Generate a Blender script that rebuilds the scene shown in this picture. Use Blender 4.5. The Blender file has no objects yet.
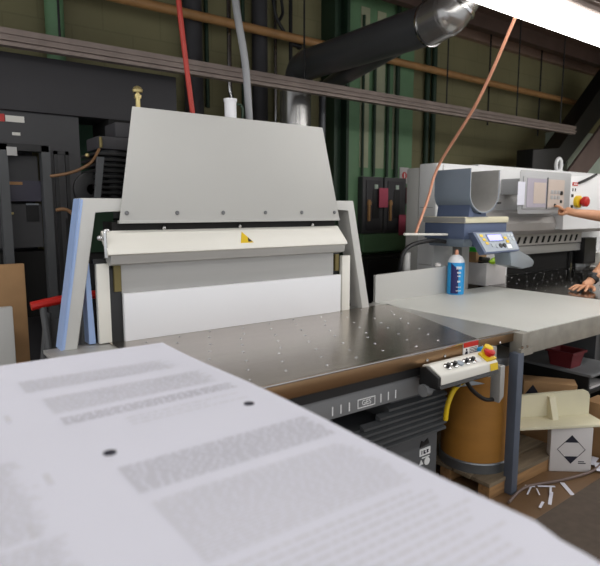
import bpy, bmesh, math, random
from mathutils import Vector, Matrix
random.seed(7)
C = bpy.context.scene.collection
S = 0.80            # built in survey units, brought to metres at the end
PI = math.pi

# ------------------------------------------------------------------ materials
def lin(c):
    return tuple((v/255/12.92) if v/255 <= .04045 else ((v/255+.055)/1.055)**2.4 for v in c)
def mat(name, rgb, rough=.5, metal=0., var=.08, scale=6., bump=0., stretch=None, coat=0., spec=.5):
    m = bpy.data.materials.new(name); m.use_nodes = True
    nt = m.node_tree; b = nt.nodes['Principled BSDF']
    c = lin(rgb)
    b.inputs['Roughness'].default_value = rough
    b.inputs['Metallic'].default_value = metal
    b.inputs['Specular IOR Level'].default_value = spec
    if coat: b.inputs['Coat Weight'].default_value = coat
    tc = nt.nodes.new('ShaderNodeTexCoord'); mp = nt.nodes.new('ShaderNodeMapping')
    if stretch: mp.inputs['Scale'].default_value = stretch
    nt.links.new(tc.outputs['Object'], mp.inputs['Vector'])
    n = nt.nodes.new('ShaderNodeTexNoise'); n.inputs['Scale'].default_value = scale; n.inputs['Detail'].default_value = 5
    nt.links.new(mp.outputs['Vector'], n.inputs['Vector'])
    r = nt.nodes.new('ShaderNodeValToRGB')
    r.color_ramp.elements[0].position = .3; r.color_ramp.elements[1].position = .7
    r.color_ramp.elements[0].color = tuple(v*(1-var) for v in c)+(1,)
    r.color_ramp.elements[1].color = tuple(min(1, v*(1+var)) for v in c)+(1,)
    nt.links.new(n.outputs['Fac'], r.inputs['Fac']); nt.links.new(r.outputs['Color'], b.inputs['Base Color'])
    if bump:
        bp = nt.nodes.new('ShaderNodeBump'); bp.inputs['Strength'].default_value = bump; bp.inputs['Distance'].default_value = .01
        nt.links.new(n.outputs['Fac'], bp.inputs['Height']); nt.links.new(bp.outputs['Normal'], b.inputs['Normal'])
    return m
def emit(name, rgb, strength):
    m = bpy.data.materials.new(name); m.use_nodes = True
    b = m.node_tree.nodes['Principled BSDF']
    b.inputs['Base Color'].default_value = lin(rgb)+(1,)
    b.inputs['Emission Color'].default_value = lin(rgb)+(1,)
    b.inputs['Emission Strength'].default_value = strength
    return m
M = dict(
 hood=mat('hood_grey', (190,190,186), .42, var=.02, scale=2),
 cream=mat('cream_enamel', (230,228,219), .4, var=.03, scale=3),
 white=mat('white_enamel', (234,235,235), .38, var=.02, scale=2),
 bluewhite=mat('pale_blue_lit', (160,185,228), .4, var=.03),  # blue light on the post sides put into the colour
 fence=mat('fence_grey', (190,189,185), .35, var=.02, scale=2),
 postwhite=mat('post_grey_white', (200,200,196), .42, var=.02, scale=2),
 board=mat('white_laminate', (236,237,240), .35, var=.015, scale=2),
 rollgrey=mat('satin_grey', (176,175,172), .4, .3, var=.04, stretch=(.3,4,4)),
 steel=mat('stainless', (188,180,172), .26, 1., var=.05, scale=9, stretch=(.4,6,1)),
 steeledge=mat('steel_apron', (150,122,92), .28, .9, var=.06, scale=7, stretch=(.4,5,5)),
 steelpale=mat('pale_steel', (186,185,180), .3, .55, var=.05, scale=5),
 sidetop=mat('table_grey', (212,213,207), .36, .05, var=.03, scale=3),
 sideapron=mat('worn_apron', (150,146,136), .45, .2, var=.15, scale=12),
 legblue=mat('leg_grey_blue', (92,100,114), .5, .2, var=.06),
 dkgrey=mat('machine_dark_grey', (86,88,90), .5, var=.06),
 midgrey=mat('machine_grey', (118,120,122), .5, var=.05),
 bellow=mat('bellow_grey', (72,74,76), .5, var=.08),
 black=mat('black_plastic', (24,24,25), .45, var=.15),
 soft=mat('dark_enclosure', (58,57,60), .6, var=.08, scale=3),
 panel=mat('charcoal_panel', (69,69,71), .55, var=.06, scale=3),
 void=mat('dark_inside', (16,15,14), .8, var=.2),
 chrome=mat('chrome', (200,200,200), .15, 1., var=.03),
 brass=mat('brass', (190,174,122), .35, .7, var=.1),
 oldbrass=mat('old_brass', (120,108,66), .5, .4, var=.15),
 dkgreen2=mat('green_board', (70,112,90), .55, var=.12),
 red=mat('red_plastic', (196,36,28), .4, var=.05),
 yellow=mat('yellow', (232,196,30), .45, var=.05),
 orange=mat('orange', (236,120,20), .45, var=.05),
 paper=mat('paper_sheet', (218,219,230), .75, var=.015, scale=3),
 paperside=mat('paper_edges', (206,205,208), .9, var=.08, scale=40, stretch=(.3,.3,12)),
 ink=mat('print_ink', (207,207,214), .8, var=.04),
 inkb=mat('print_ink_bold', (196,196,204), .8, var=.04),
 inkk=mat('print_black', (30,30,44), .8, var=.1),
 wood=mat('pallet_wood', (148,112,72), .75, var=.25, scale=8, stretch=(.6,6,6), bump=.2),
 woodtop=mat('pallet_top', (118,104,84), .8, var=.25, scale=6, stretch=(.6,6,6), bump=.2),
 drum=mat('fibre_drum', (166,116,48), .55, var=.1, scale=5, stretch=(1,1,3)),
 drumband=mat('galvanised_band', (135,140,145), .4, .7, var=.1),
 card=mat('cardboard', (168,132,92), .8, var=.1, scale=8),
 carton=mat('white_carton', (206,202,200), .75, var=.04),
 lbracket=mat('cream_angle', (216,210,182), .5, var=.05),
 mat_=mat('rubber_mat', (78,67,57), .85, var=.12, scale=30, bump=.2),
 green=mat('green_paint', (106,144,106), .55, var=.12, scale=3),
 dkgreen=mat('dark_green_paint', (34,58,40), .55, var=.15),
 brownpipe=mat('brown_pipe', (176,132,84), .5, var=.12, scale=10),
 rail=mat('rail_metal', (150,136,128), .5, .4, var=.12, scale=8),
 duct=mat('galvanised_duct', (78,80,83), .34, .35, var=.15, scale=4, stretch=(1,.3,1)),
 shiny=mat('shiny_duct', (165,164,162), .24, .8, var=.15, scale=5),
 bluegrey=mat('scale_blue_grey', (86,99,126), .45, var=.04),
 bluegreyl=mat('scoop_blue_grey', (130,142,155), .45, var=.04),
 lcdgrey=mat('indicator_grey', (150,160,170), .35, var=.04),
 silver=mat('silver_plastic', (160,168,174), .3, .3, var=.04),
 lcd=emit('lcd_screen', (170,170,245), .75),
 canblue=mat('can_blue', (30,150,214), .3, .05, var=.06),
 candark=mat('can_navy', (40,42,100), .3, .2, var=.06),
 pinktag=mat('pink_tag', (196,84,108), .6, var=.05),
 redcable=mat('red_cable', (172,52,40), .5, var=.08),
 greyhose=mat('grey_hose', (150,152,154), .5, var=.06),
 pinkcord=mat('copper_cord', (222,158,128), .5, var=.06),
 brownhose=mat('brown_hose', (124,92,62), .5, var=.1),
 rust=mat('rust_brown', (112,96,90), .65, var=.12, scale=5),
 palegreen=mat('pale_green', (196,212,198), .6, var=.05),
 neon=mat('neon_green', (170,220,20), .5, var=.15, scale=14),
 leaf=mat('green_pad', (50,190,50), .5, var=.1),
 darksteel=mat('dark_table_steel', (92,84,76), .14, 1., var=.08, scale=5),
 consgrey=mat('console_grey', (168,169,170), .42, var=.03),
 consscr=mat('console_screen', (176,170,182), .25, var=.04),
 consbeige=mat('console_beige', (196,182,172), .4, var=.04),
 nose=mat('nose_grey', (192,188,184), .35, .2, var=.03),
 skin=mat('skin', (214,158,122), .5, var=.06, scale=14),
 shirt=mat('navy_shirt', (52,60,80), .85, var=.1, scale=20),
 jeans=mat('jeans', (54,66,92), .85, var=.12, scale=20),
 hair=mat('dark_hair', (50,38,28), .6, var=.2, scale=30),
 crate=mat('red_crate', (112,38,44), .5, var=.08),
 purple=mat('slate_bar', (72,70,84), .5, var=.05),
 diffuser=emit('lamp_diffuser', (255,252,249), 5.5),
)
def floor_mat():
    m = mat('floor_concrete', (110,84,57), .5, var=.3, scale=1.6, bump=.05); return m
def wall_mat():
    m = mat('wall_olive', (132,127,92), .7, var=.16, scale=1.2); 
    nt = m.node_tree; b = nt.nodes['Principled BSDF']
    br = nt.nodes.new('ShaderNodeTexBrick'); br.inputs['Scale'].default_value = 1.
    br.inputs['Brick Width'].default_value = .42; br.inputs['Row Height'].default_value = .21; br.inputs['Mortar Size'].default_value = .006
    br.inputs['Color1'].default_value = (1,1,1,1); br.inputs['Color2'].default_value = (.95,.95,.95,1); br.inputs['Mortar'].default_value = (.86,.86,.85,1)
    tc = nt.nodes.new('ShaderNodeTexCoord'); sp = nt.nodes.new('ShaderNodeSeparateXYZ'); cb = nt.nodes.new('ShaderNodeCombineXYZ')
    nt.links.new(tc.outputs['Object'], sp.inputs[0]); nt.links.new(sp.outputs['X'], cb.inputs['X']); nt.links.new(sp.outputs['Z'], cb.inputs['Y'])
    nt.links.new(cb.outputs[0], br.inputs['Vector'])
    mx = nt.nodes.new('ShaderNodeMix'); mx.data_type = 'RGBA'; mx.blend_type = 'MULTIPLY'; mx.inputs[0].default_value = 1
    src = b.inputs['Base Color'].links[0].from_socket
    nt.links.new(src, mx.inputs[6]); nt.links.new(br.outputs['Color'], mx.inputs[7]); nt.links.new(mx.outputs[2], b.inputs['Base Color'])
    return m
def ceil_mat():
    return mat('ceiling_boards', (104,84,74), .7, var=.2, scale=3, stretch=(8,.4,1))

# ------------------------------------------------------------------ mesh builder (world survey coordinates)
ORG = {}
class MB:
    def __init__(s): s.bm = bmesh.new()
    def box(s, x0,x1,y0,y1,z0,z1, bev=0., seg=2):
        r = bmesh.ops.create_cube(s.bm, size=1.)
        vs = r['verts']
        for v in vs:
            v.co = Vector(((x0+x1)/2+v.co.x*(x1-x0), (y0+y1)/2+v.co.y*(y1-y0), (z0+z1)/2+v.co.z*(z1-z0)))
        if bev:
            es = list({e for v in vs for e in v.link_edges})
            bmesh.ops.bevel(s.bm, geom=es, offset=bev, segments=seg, affect='EDGES', profile=.6)
        return s
    def hexa(s, bot, top, bev=0.):
        """eight corners: four of the bottom ring, four of the top ring"""
        vs = [s.bm.verts.new(p) for p in list(bot)+list(top)]
        n = len(bot)
        fs = [s.bm.faces.new(vs[:n][::-1]), s.bm.faces.new(vs[n:])]
        for i in range(n): fs.append(s.bm.faces.new([vs[i], vs[(i+1)%n], vs[n+(i+1)%n], vs[n+i]]))
        if bev:
            es = list({e for v in vs for e in v.link_edges})
            bmesh.ops.bevel(s.bm, geom=es, offset=bev, segments=2, affect='EDGES', profile=.6)
        return s
    def prism(s, poly, axis, a, b, bev=0.):
        """poly in the two other axes (order x,y,z minus axis), extruded a..b along axis"""
        def P(p, t):
            if axis == 'x': return (t, p[0], p[1])
            if axis == 'y': return (p[0], t, p[1])
            return (p[0], p[1], t)
        return s.hexa([P(p, a) for p in poly], [P(p, b) for p in poly], bev)
    def cyl(s, p0, p1, r, r2=None, n=20, cap=True):
        p0, p1 = Vector(p0), Vector(p1); d = p1-p0
        r2 = r if r2 is None else r2
        q = d.to_track_quat('Z', 'Y').to_matrix().to_4x4()
        bmesh.ops.create_cone(s.bm, cap_ends=cap, cap_tris=False, segments=n, radius1=r, radius2=r2, depth=d.length,
                              matrix=Matrix.Translation((p0+p1)/2) @ q)
        return s
    def tube(s, pts, r, n=12, smooth=6, closed=False):
        pts = [Vector(p) for p in pts]
        rs = r if isinstance(r, (list, tuple)) else [r]*len(pts)
        if smooth and len(pts) > 2:
            q = []; qr = []
            for i in range(len(pts)-1):
                p0 = pts[max(i-1,0)]; p1 = pts[i]; p2 = pts[i+1]; p3 = pts[min(i+2,len(pts)-1)]
                for k in range(smooth):
                    t = k/smooth
                    q.append(.5*((2*p1)+(p2-p0)*t+(2*p0-5*p1+4*p2-p3)*t*t+(3*p1-p0-3*p2+p3)*t**3))
                    qr.append(rs[i]*(1-t)+rs[i+1]*t)
            q.append(pts[-1]); qr.append(rs[-1]); pts, rs = q, qr
        rings = []; u = None
        for i, p in enumerate(pts):
            t = (pts[min(i+1,len(pts)-1)]-pts[max(i-1,0)]).normalized()
            if u is None: u = t.orthogonal().normalized()
            else:
                u = u-t*u.dot(t)
                u = u.normalized() if u.length > 1e-6 else t.orthogonal().normalized()
            w = t.cross(u)
            rings.append([s.bm.verts.new(p+(u*math.cos(2*PI*k/n)+w*math.sin(2*PI*k/n))*rs[i]) for k in range(n)])
        for a, b in zip(rings, rings[1:]):
            for k in range(n): s.bm.faces.new([a[k], a[(k+1)%n], b[(k+1)%n], b[k]])
        s.bm.faces.new(rings[0][::-1]); s.bm.faces.new(rings[-1])
        return s
    def lathe(s, c, prof, n=32, axis=(0,0,1)):
        q = Vector(axis).to_track_quat('Z','Y').to_matrix(); c = Vector(c)
        rings = [[s.bm.verts.new(c+q@Vector((r*math.cos(2*PI*k/n), r*math.sin(2*PI*k/n), z))) for k in range(n)] for r, z in prof]
        for a, b in zip(rings, rings[1:]):
            for k in range(n): s.bm.faces.new([a[k], a[(k+1)%n], b[(k+1)%n], b[k]])
        s.bm.faces.new(rings[0][::-1]); s.bm.faces.new(rings[-1])
        return s
    def ball(s, c, r, sc=(1,1,1)):
        res = bmesh.ops.create_uvsphere(s.bm, u_segments=16, v_segments=10, radius=r)
        for v in res['verts']: v.co = Vector((v.co.x*sc[0]+c[0], v.co.y*sc[1]+c[1], v.co.z*sc[2]+c[2]))
        return s
    def quad(s, a, b, c, d):
        s.bm.faces.new([s.bm.verts.new(p) for p in (a,b,c,d)]); return s
    def xform(s, mtx):
        bmesh.ops.transform(s.bm, matrix=mtx, verts=s.bm.verts[:]); return s
    def build(s, name, m, parent=None, origin=None, smooth=True):
        me = bpy.data.meshes.new(name)
        if parent is not None: o0 = Vector(ORG[parent.name])
        else:
            if origin is None:
                xs = [v.co for v in s.bm.verts]
                origin = ((min(v.x for v in xs)+max(v.x for v in xs))/2, (min(v.y for v in xs)+max(v.y for v in xs))/2, min(v.z for v in xs))
            o0 = Vector(origin)
        for v in s.bm.verts: v.co -= o0
        bmesh.ops.recalc_face_normals(s.bm, faces=s.bm.faces[:])
        s.bm.to_mesh(me); s.bm.free()
        me.materials.append(M[m] if isinstance(m, str) else m)
        if smooth:
            for p in me.polygons: p.use_smooth = True
            try: me.set_sharp_from_angle(angle=math.radians(35))
            except Exception: pass
        o = bpy.data.objects.new(name, me); C.objects.link(o)
        if parent is not None: o.parent = parent
        else: o.location = o0
        ORG[o.name] = tuple(o0)
        return o
def tag(o, label, cat, group=None, kind=None):
    o['label'] = label; o['category'] = cat
    if group: o['group'] = group
    if kind: o['kind'] = kind
    return o
def struct(o): o['kind'] = 'structure'; return o
def thing(name, loc, label, cat, group=None):
    o = bpy.data.objects.new(name, None); o.empty_display_size = .1
    C.objects.link(o); o.location = loc; ORG[o.name] = tuple(loc)
    return tag(o, label, cat, group)
def text(body, size, mtx, name, m, parent):
    cu = bpy.data.curves.new('t', 'FONT'); cu.body = body; cu.size = size; cu.align_x = 'CENTER'; cu.align_y = 'CENTER'; cu.extrude = .0006
    t = bpy.data.objects.new('t', cu); C.objects.link(t)
    dg = bpy.context.evaluated_depsgraph_get()
    me = bpy.data.meshes.new_from_object(t.evaluated_get(dg))
    bpy.data.objects.remove(t); bpy.data.curves.remove(cu)
    b = MB(); b.bm.from_mesh(me); bpy.data.meshes.remove(me)
    b.xform(mtx)
    return b.build(name, m, parent, smooth=False)
FRONT = Matrix(((1,0,0,0),(0,0,-1,0),(0,1,0,0),(0,0,0,1)))     # text plane facing -Y
def at(x, y, z): return Matrix.Translation((x,y,z)) @ FRONT

# ------------------------------------------------------------------ setting
struct(MB().box(-3,11,-2.5,5.3,-.1,0).build('floor', floor_mat()))
struct(MB().box(-3,11,5.1,5.3,0,4.05).build('wall_back', wall_mat()))
struct(MB().box(10.9,11.1,-2.5,5.1,0,4.05).build('wall_right', mat('wall_side', (132,127,92), .7, var=.15, scale=1.2)))
b = MB().box(-3,11,-2.5,5.3,4.05,4.2)
struct(b.build('ceiling', ceil_mat()))
struct(MB().box(-3,11,5.02,5.1,3.93,4.05).build('trim_1', mat('wall_plate', (150,126,112), .6, var=.1)))
for k, y in enumerate((.6, 2.0, 3.4, 4.6)):
    struct(MB().box(-3,11,y-.05,y+.05,3.88,4.05).build('trim_%d' % (k+2), mat('joist_%d' % k, (84,66,58), .7, var=.15)))
struct(MB().box(4.3,5.42,4.95,5.1,0,4.05).build('trim_6', 'green'))
b = MB()
for (x0,x1) in ((4.52,4.66),(4.78,4.92),(5.06,5.16)): b.box(x0,x1,4.945,4.955,2.1,3.9)
struct(b.build('trim_7', mat('pale_strip', (168,172,142), .6, var=.08)))
struct(MB().box(4.06,4.1,4.86,5.1,0,4.05).box(4.1,4.24,4.96,5.0,0,4.05).box(4.24,4.28,4.86,5.1,0,4.05).build('trim_8', 'dkgreen'))
struct(MB().box(8.75,10.2,4.7,5.1,0,2.85).build('trim_9', 'palegreen'))  # pale box standing for lit background, brightness put into its colour

struct(MB().box(1.2,1.8,5.04,5.1,.9,2.7).build('trim_10', 'dkgreen2'))
# ------------------------------------------------------------------ ceiling lamps
def lamp(x0, x1, y0, y1, z, label):
    t = thing('strip_light', ((x0+x1)/2, (y0+y1)/2, z), label, 'ceiling light', 'fluorescent strip lights')
    MB().box(x0,x1,y0,y1,z,z+.03).build('diffuser', 'diffuser', t)
    MB().box(x0-.02,x1+.02,y0-.03,y1+.03,z+.03,z+.12,.01).build('housing', 'rail', t)
    b = MB()
    for k in range(2): b.box(x0,x1,y0-.14+.07*k,y0-.09+.07*k,z+.06,z+.1)
    for x in (x0+.2, x1-.2): b.box(x-.015,x+.015,y0-.14,y0,z+.1,z+.12)
    b.build('side_rail', 'rail', t)
    for x in (x0+.4, x1-.4): MB().cyl((x,(y0+y1)/2,z+.12),(x,(y0+y1)/2,4.05),.008,n=8).build('hanger', 'black', t)
lamp(2.15,10.2,1.87,2.15,2.8,'long white fluorescent strip hanging over the machines, lower edge at top right')
lamp(-2.2,1.2,1.87,2.15,2.8,'fluorescent strip hanging to the left, above the dark cabinet aisle')
lamp(-1.8,2.4,-.5,-.22,2.95,'added unseen fluorescent strip behind the paper stack, brightening the sheets')  # added out of view to brighten the foreground paper
lamp(3.2,10.2,-.5,-.22,2.95,'added unseen fluorescent strip over the open floor on the right, for fill')  # added out of view as fill light
lamp(3.6,10.2,.7,.98,2.9,'added unseen fluorescent strip between the long strip and the open floor')  # extra row added out of view to light the right side and wall

# ------------------------------------------------------------------ paper stack in the foreground
t = thing('paper_stack', (.15,.92,.2), 'tall stack of large printed white sheets filling the foreground', 'paper stack')
X0,X1,Y0,Y1,Z = -.5,.648,.262,1.585,1.2
b = MB(); nx, ny = 40, 40
def droop(x, y):
    d = math.hypot(max(0, x-(X1-.09)), max(0, (Y0+.09)-y))/.09
    e = .0035*math.sin(7*y+1)*max(0,(x-.3))/.35
    return -.009*min(1.4, d)**2*(1 if (x > X1-.09 and y < Y0+.09) else 0)+e
vs = [[b.bm.verts.new((X0+(X1-X0)*i/nx, Y0+(Y1-Y0)*j/ny, Z+droop(X0+(X1-X0)*i/nx, Y0+(Y1-Y0)*j/ny))) for j in range(ny+1)] for i in range(nx+1)]
for i in range(nx):
    for j in range(ny): b.bm.faces.new([vs[i][j], vs[i+1][j], vs[i+1][j+1], vs[i][j+1]])
ext = bmesh.ops.extrude_face_region(b.bm, geom=b.bm.faces[:])
for v in [g for g in ext['geom'] if isinstance(g, bmesh.types.BMVert)]: v.co.z -= .004
sheet = b.build('top_sheet', 'paper', t)
MB().box(X0+.003,X1-.005,Y0+.006,Y1-.004,.2,Z-.026).build('sheet_pile', 'paperside', t)
def printed(blocks, name, m):
    for (xa, xb, ya, yb, pitch, h, ragged) in blocks:
        b = MB(); y = yb
        while y-h > ya:
            x = xa; xe = xb-random.random()*ragged
            while x < xe:
                w = random.uniform(.008,.026)
                z = Z+.0005+droop(x+w/2, y-h/2)
                b.quad((x,y-h,z),(min(x+w,xe+.01),y-h,z),(min(x+w,xe+.01),y,z),(x,y,z))
                x += w+.004
            y -= pitch
        b.build(name, m, sheet, smooth=False)
printed([(.215,.575,1.30,1.40,.008,.0045,.03),(.235,.60,1.13,1.245,.008,.0045,.02),(.34,.60,.975,1.03,.018,.005,.12),
         (.262,.61,.53,.70,.008,.0045,.02),(.262,.62,.33,.515,.016,.006,.08),
         (-.02,.14,.70,.95,.008,.0045,.03),(-.02,.145,.50,.69,.008,.0045,.02),(-.02,.145,.30,.47,.008,.0045,.02)], 'text_block', 'ink')
printed([(.238,.60,1.055,1.105,.009,.006,.0),(.258,.615,.725,.83,.009,.006,.0)], 'bold_text_block', 'inkb')
for x, y in ((.267,.893),(.572,.952)): MB().cyl((x,y,Z+droop(x,y)-.001),(x,y,Z+droop(x,y)+.0012),.011,n=20).build('register_mark', 'inkk', sheet)
for x, y in ((.152,1.14),(.159,.835),(.11,.70)): MB().box(x,x+.009,y,y+.04,Z,Z+.0012).build('side_mark', 'ink', sheet)
t = thing('stacking_pallet', (.07,.92,0), 'wooden pallet carrying the stack of printed sheets', 'pallet')
for y in (.3,.9,1.5): MB().box(-.5,.64,y-.06,y+.06,0,.12).build('bearer', 'wood', t)
for k in range(8): MB().box(-.5,.64,.27+k*.165,.27+k*.165+.13,.12,.2).build('deck_board', 'woodtop', t)

# ------------------------------------------------------------------ jogging machine
J = thing('jogging_machine', (1.7,2.2,0), 'grey paper jogging machine with steel air table and tall hood', 'machine')
T = .93
plate = MB().prism([(.86,1.732),(2.44,1.732),(2.855,2.8),(.86,2.8)], 'z', T-.03, T).build('air_table', 'steel', J)
def copies(proto, parent, pts):
    """the same small part at many places (shared mesh)"""
    for p in pts:
        o = proto.copy(); C.objects.link(o); o.parent = parent; o.location = Vector(p)-Vector(ORG[parent.name])
    bpy.data.objects.remove(proto)
def nozzle(r):
    o = MB().lathe((0,0,0), [(r,-.001),(r*.95,.0014),(r*.55,.0016),(r*.45,.003)], n=10).build('air_nozzle', 'chrome', origin=(0,0,0)); return o
copies(nozzle(.0085), plate, [(x,y,T) for x,y in [(.92+i*.19+(j*.068) % .19, 1.82+j*.125+.02*(i % 3)) for j in range(8) for i in range(10)] if .9 < x < 2.39+(y-1.732)*.39])
MB().prism([(2.44,1.732),(2.81,1.755),(2.815,2.86),(2.855,2.8)] if 0 else [(2.442,1.732),(2.80,1.75),(2.82,2.72),(2.82,2.8)], 'z', T-.03, T-.001).build('corner_plate', 'steelpale', J)
MB().box(.86,2.44,1.722,1.736,T-.07,T+.002,.002).box(2.44,2.80,1.728,1.742,T-.055,T+.001,.002).build('front_apron', 'steeledge', J)
MB().box(.86,2.8,1.7195,1.7225,T-.006,T+.003,.001).build('edge_lip', 'chrome', J)
MB().box(.8,2.2,1.735,1.78,T-.115,T-.07).build('dark_gap_strip', 'black', J)  # black strip paints the shade in the gap below the apron
rail = MB().box(.75,2.2,1.75,1.84,.712,.82,.004).build('front_rail', 'midgrey', J)
b = MB()
for x in (1.465,1.512,1.56, 1.752,1.80,1.848): b.box(x-.003,x+.003,1.7485,1.7505,.727,.767)
for (xa,xb,za,zb) in ((1.612,1.715,.726,.73),(1.612,1.715,.764,.768),(1.609,1.613,.726,.768),(1.712,1.716,.726,.768)): b.box(xa,xb,1.7485,1.7505,za,zb)
b.build('scale_marks', 'white', rail)
text('GES', .034, at(1.663,1.7495,.747), 'logo', 'white', rail)
# bellows: stepped ribs along X
bl = MB()
for k in range(7):
    z = .665-k*.031
    bl.prism([(1.83,z),(1.80,z-.012),(1.80,z-.024),(1.83,z-.03)], 'x', (1.86,1.80,1.70,1.62,1.54,1.5,1.5)[k], 2.30-.004*abs(k-3))
bl.box(1.90,2.29,1.83,2.5,.44,.70).box(1.5,1.90,1.83,2.5,.44,.58)
bl.build('bellows', 'bellow', J)
MB().box(1.3,2.345,1.9,2.6,.06,.445,.01).build('pedestal', 'dkgrey', J)
lab = MB().box(2.2,2.285,1.896,1.9,.285,.325).build('pedestal_label', 'white', J); lab['label'] = 'small white label with dark print'
MB().prism([(2.212,.294),(2.218,.294),(2.218,.316),(2.212,.316)],'y',1.8945,1.896).prism([(2.228,.294),(2.246,.294),(2.246,.30),(2.236,.305),(2.246,.312),(2.228,.316)],'y',1.8945,1.896).prism([(2.254,.294),(2.272,.30),(2.262,.306),(2.272,.312),(2.254,.316)],'y',1.8945,1.896).build('label_print', 'inkk', lab)
b = MB()
b.cyl((2.215,1.897,.245),(2.215,1.9,.245),.018,n=3).cyl((2.262,1.897,.245),(2.262,1.9,.245),.022,n=14).box(2.22,2.28,1.897,1.9,.268,.274)
b.build('pictogram_sticker', 'white', J)
b = MB().prism([(2.20,.335),(2.275,.345),(2.262,.375),(2.235,.36),(2.212,.372)], 'y', 1.896, 1.9)
b.build('hazard_sticker', 'black', J)
MB().box(1.1,2.4,1.85,2.65,0,.07).build('floor_plate', 'dkgrey', J)
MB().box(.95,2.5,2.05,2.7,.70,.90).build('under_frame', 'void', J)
# warning label on the apron
lab = MB().box(2.30,2.42,1.718,1.722,.862,.928).build('warning_label', 'white', J); lab['label'] = 'white warning label with red header'
MB().box(2.30,2.42,1.716,1.7185,.905,.93).build('red_header', 'red', lab)
b = MB().cyl((2.325,1.7165,.893),(2.325,1.718,.893),.006,n=10).prism([(2.312,.865),(2.336,.868),(2.332,.886),(2.318,.884)], 'y', 1.7165, 1.718)
for k in range(4): b.box(2.35,2.41,1.7168,1.718,.872+.008*k,.875+.008*k)
b.build('label_print', 'inkk', lab)
for x in (2.03,2.16,2.46,2.62): MB().ball((x,1.72,.885),.008,(1,.5,1)).build('apron_bolt', 'chrome', J)
# hood
hood = MB().hexa([(.925,2.765,1.545),(2.362,2.765,1.545),(2.34,2.80,1.545),(.947,2.80,1.545)],
                 [(1.022,2.79,2.112),(2.238,2.79,2.112),(2.216,2.825,2.112),(1.044,2.825,2.112)], .004).build('hood', 'hood', J)
MB().hexa([(1.06,2.795,1.55),(2.25,2.795,1.55),(2.18,3.0,1.55),(1.14,3.0,1.55)],[(1.14,2.822,2.105),(2.12,2.822,2.105),(2.08,3.0,2.105),(1.2,3.0,2.105)]).build('hood_back', 'hood', hood)
MB().box(.925,2.362,2.762,2.79,1.533,1.548,.002).build('hood_lip', 'hood', hood)
b = MB()
for x in (.965,1.235,1.51,1.79,2.055,2.318): b.lathe((x,2.7655,1.585), [(.011,0),(.011,.004),(.007,.009)], 12, (0,-1,0))
b.build('hood_bolts', 'midgrey', hood)
v = MB().cyl((1.068,2.83,2.11),(1.068,2.83,2.16),.012).cyl((1.068,2.83,2.16),(1.068,2.83,2.178),.018,n=6).cyl((1.068,2.83,2.178),(1.068,2.83,2.19),.010).lathe((1.068,2.83,2.19),[(.024,0),(.027,.012),(.018,.026),(.006,.032)],16).build('brass_valve', 'brass', hood)
v = MB().cyl((1.62,2.86,2.11),(1.62,2.86,2.21),.034,n=24).cyl((1.62,2.86,2.21),(1.62,2.86,2.225),.038,n=24).build('air_filter', 'board', hood)
MB().tube([(1.65,2.86,2.2),(1.685,2.86,2.2),(1.70,2.86,2.17),(1.70,2.87,2.11)],.007).build('filter_hose', 'dkgreen', hood)
# pressing bar under the hood
bar = MB().prism([(2.80,1.497),(2.705,1.40),(2.70,1.385),(2.72,1.378),(2.82,1.47)], 'x', .845, 2.375).build('pressing_cover', 'cream', J)
MB().prism([(2.715,1.385),(2.725,1.335),(2.76,1.325),(2.82,1.36),(2.82,1.40)], 'x', .862, 2.37).build('roller_lip', 'rollgrey', bar)
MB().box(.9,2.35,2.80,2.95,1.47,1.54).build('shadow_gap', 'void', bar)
b = MB()
for x in (1.17,1.63,2.16): b.ball((x,2.79,1.508),.011)
b.build('cover_screws', 'chrome', bar)
tri = MB().prism([(1.597,1.425),(1.685,1.425),(1.637,1.475)], 'x', -.5, .5) if 0 else MB()
for pts, mm, nm, off in (([(1.592,.15),(1.680,.15),(1.634,.78)],'yellow','warning_triangle',.0015),([(1.645,.2),(1.672,.2),(1.655,.45)],'black','triangle_mark',.0025)):
    q = MB(); n_ = Vector((0,-.097,.095)).normalized()
    def onbar(u, k): return Vector((u, 2.705+(2.80-2.705)*k, 1.40+(1.497-1.40)*k))+n_*off
    q.bm.faces.new([q.bm.verts.new(onbar(*p)) for p in pts]); q.build(nm, mm, bar, smooth=False)
MB().tube([(.86,2.74,1.50),(.845,2.735,1.498),(.842,2.73,1.45),(.845,2.73,1.37)],.009).ball((.82,2.74,1.465),.014).build('end_bracket', 'chrome', bar)
MB().box(.936,2.34,2.80,2.83,1.16,1.33).build('back_panel', 'rollgrey', J)
MB().box(.935,2.382,2.77,2.80,T,1.177,.003).build('lay_board', 'board', J)
MB().prism([(2.82,1.335),(2.80,1.30),(2.80,.93),(2.87,.93),(2.87,1.335)], 'x', .868, .934).build('side_bracket', 'black', J)
MB().box(2.345,2.40,2.82,2.9,.93,1.33).build('end_bracket', 'black', J)
MB().box(.895,.93,2.785,2.80,1.19,1.33).build('brass_bracket', 'oldbrass', J)
MB().box(2.36,2.39,2.80,2.82,1.2,1.31).build('brass_bracket', 'oldbrass', J)
g = MB().box(.812,.875,2.795,2.83,.93,1.335,.004).build('guide_plate', 'cream', J)
MB().box(.80,.865,2.80,2.835,1.335,1.36).build('guide_cap', 'black', g)
MB().prism([(.765,1.34),(.785,1.34),(.80,.93),(.768,.93)], 'y', 2.82, 2.9).build('guide_web', 'bluewhite', J)
MB().box(2.402,2.472,2.78,2.81,.93,1.30,.004).build('guide_plate', 'cream', J)
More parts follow.
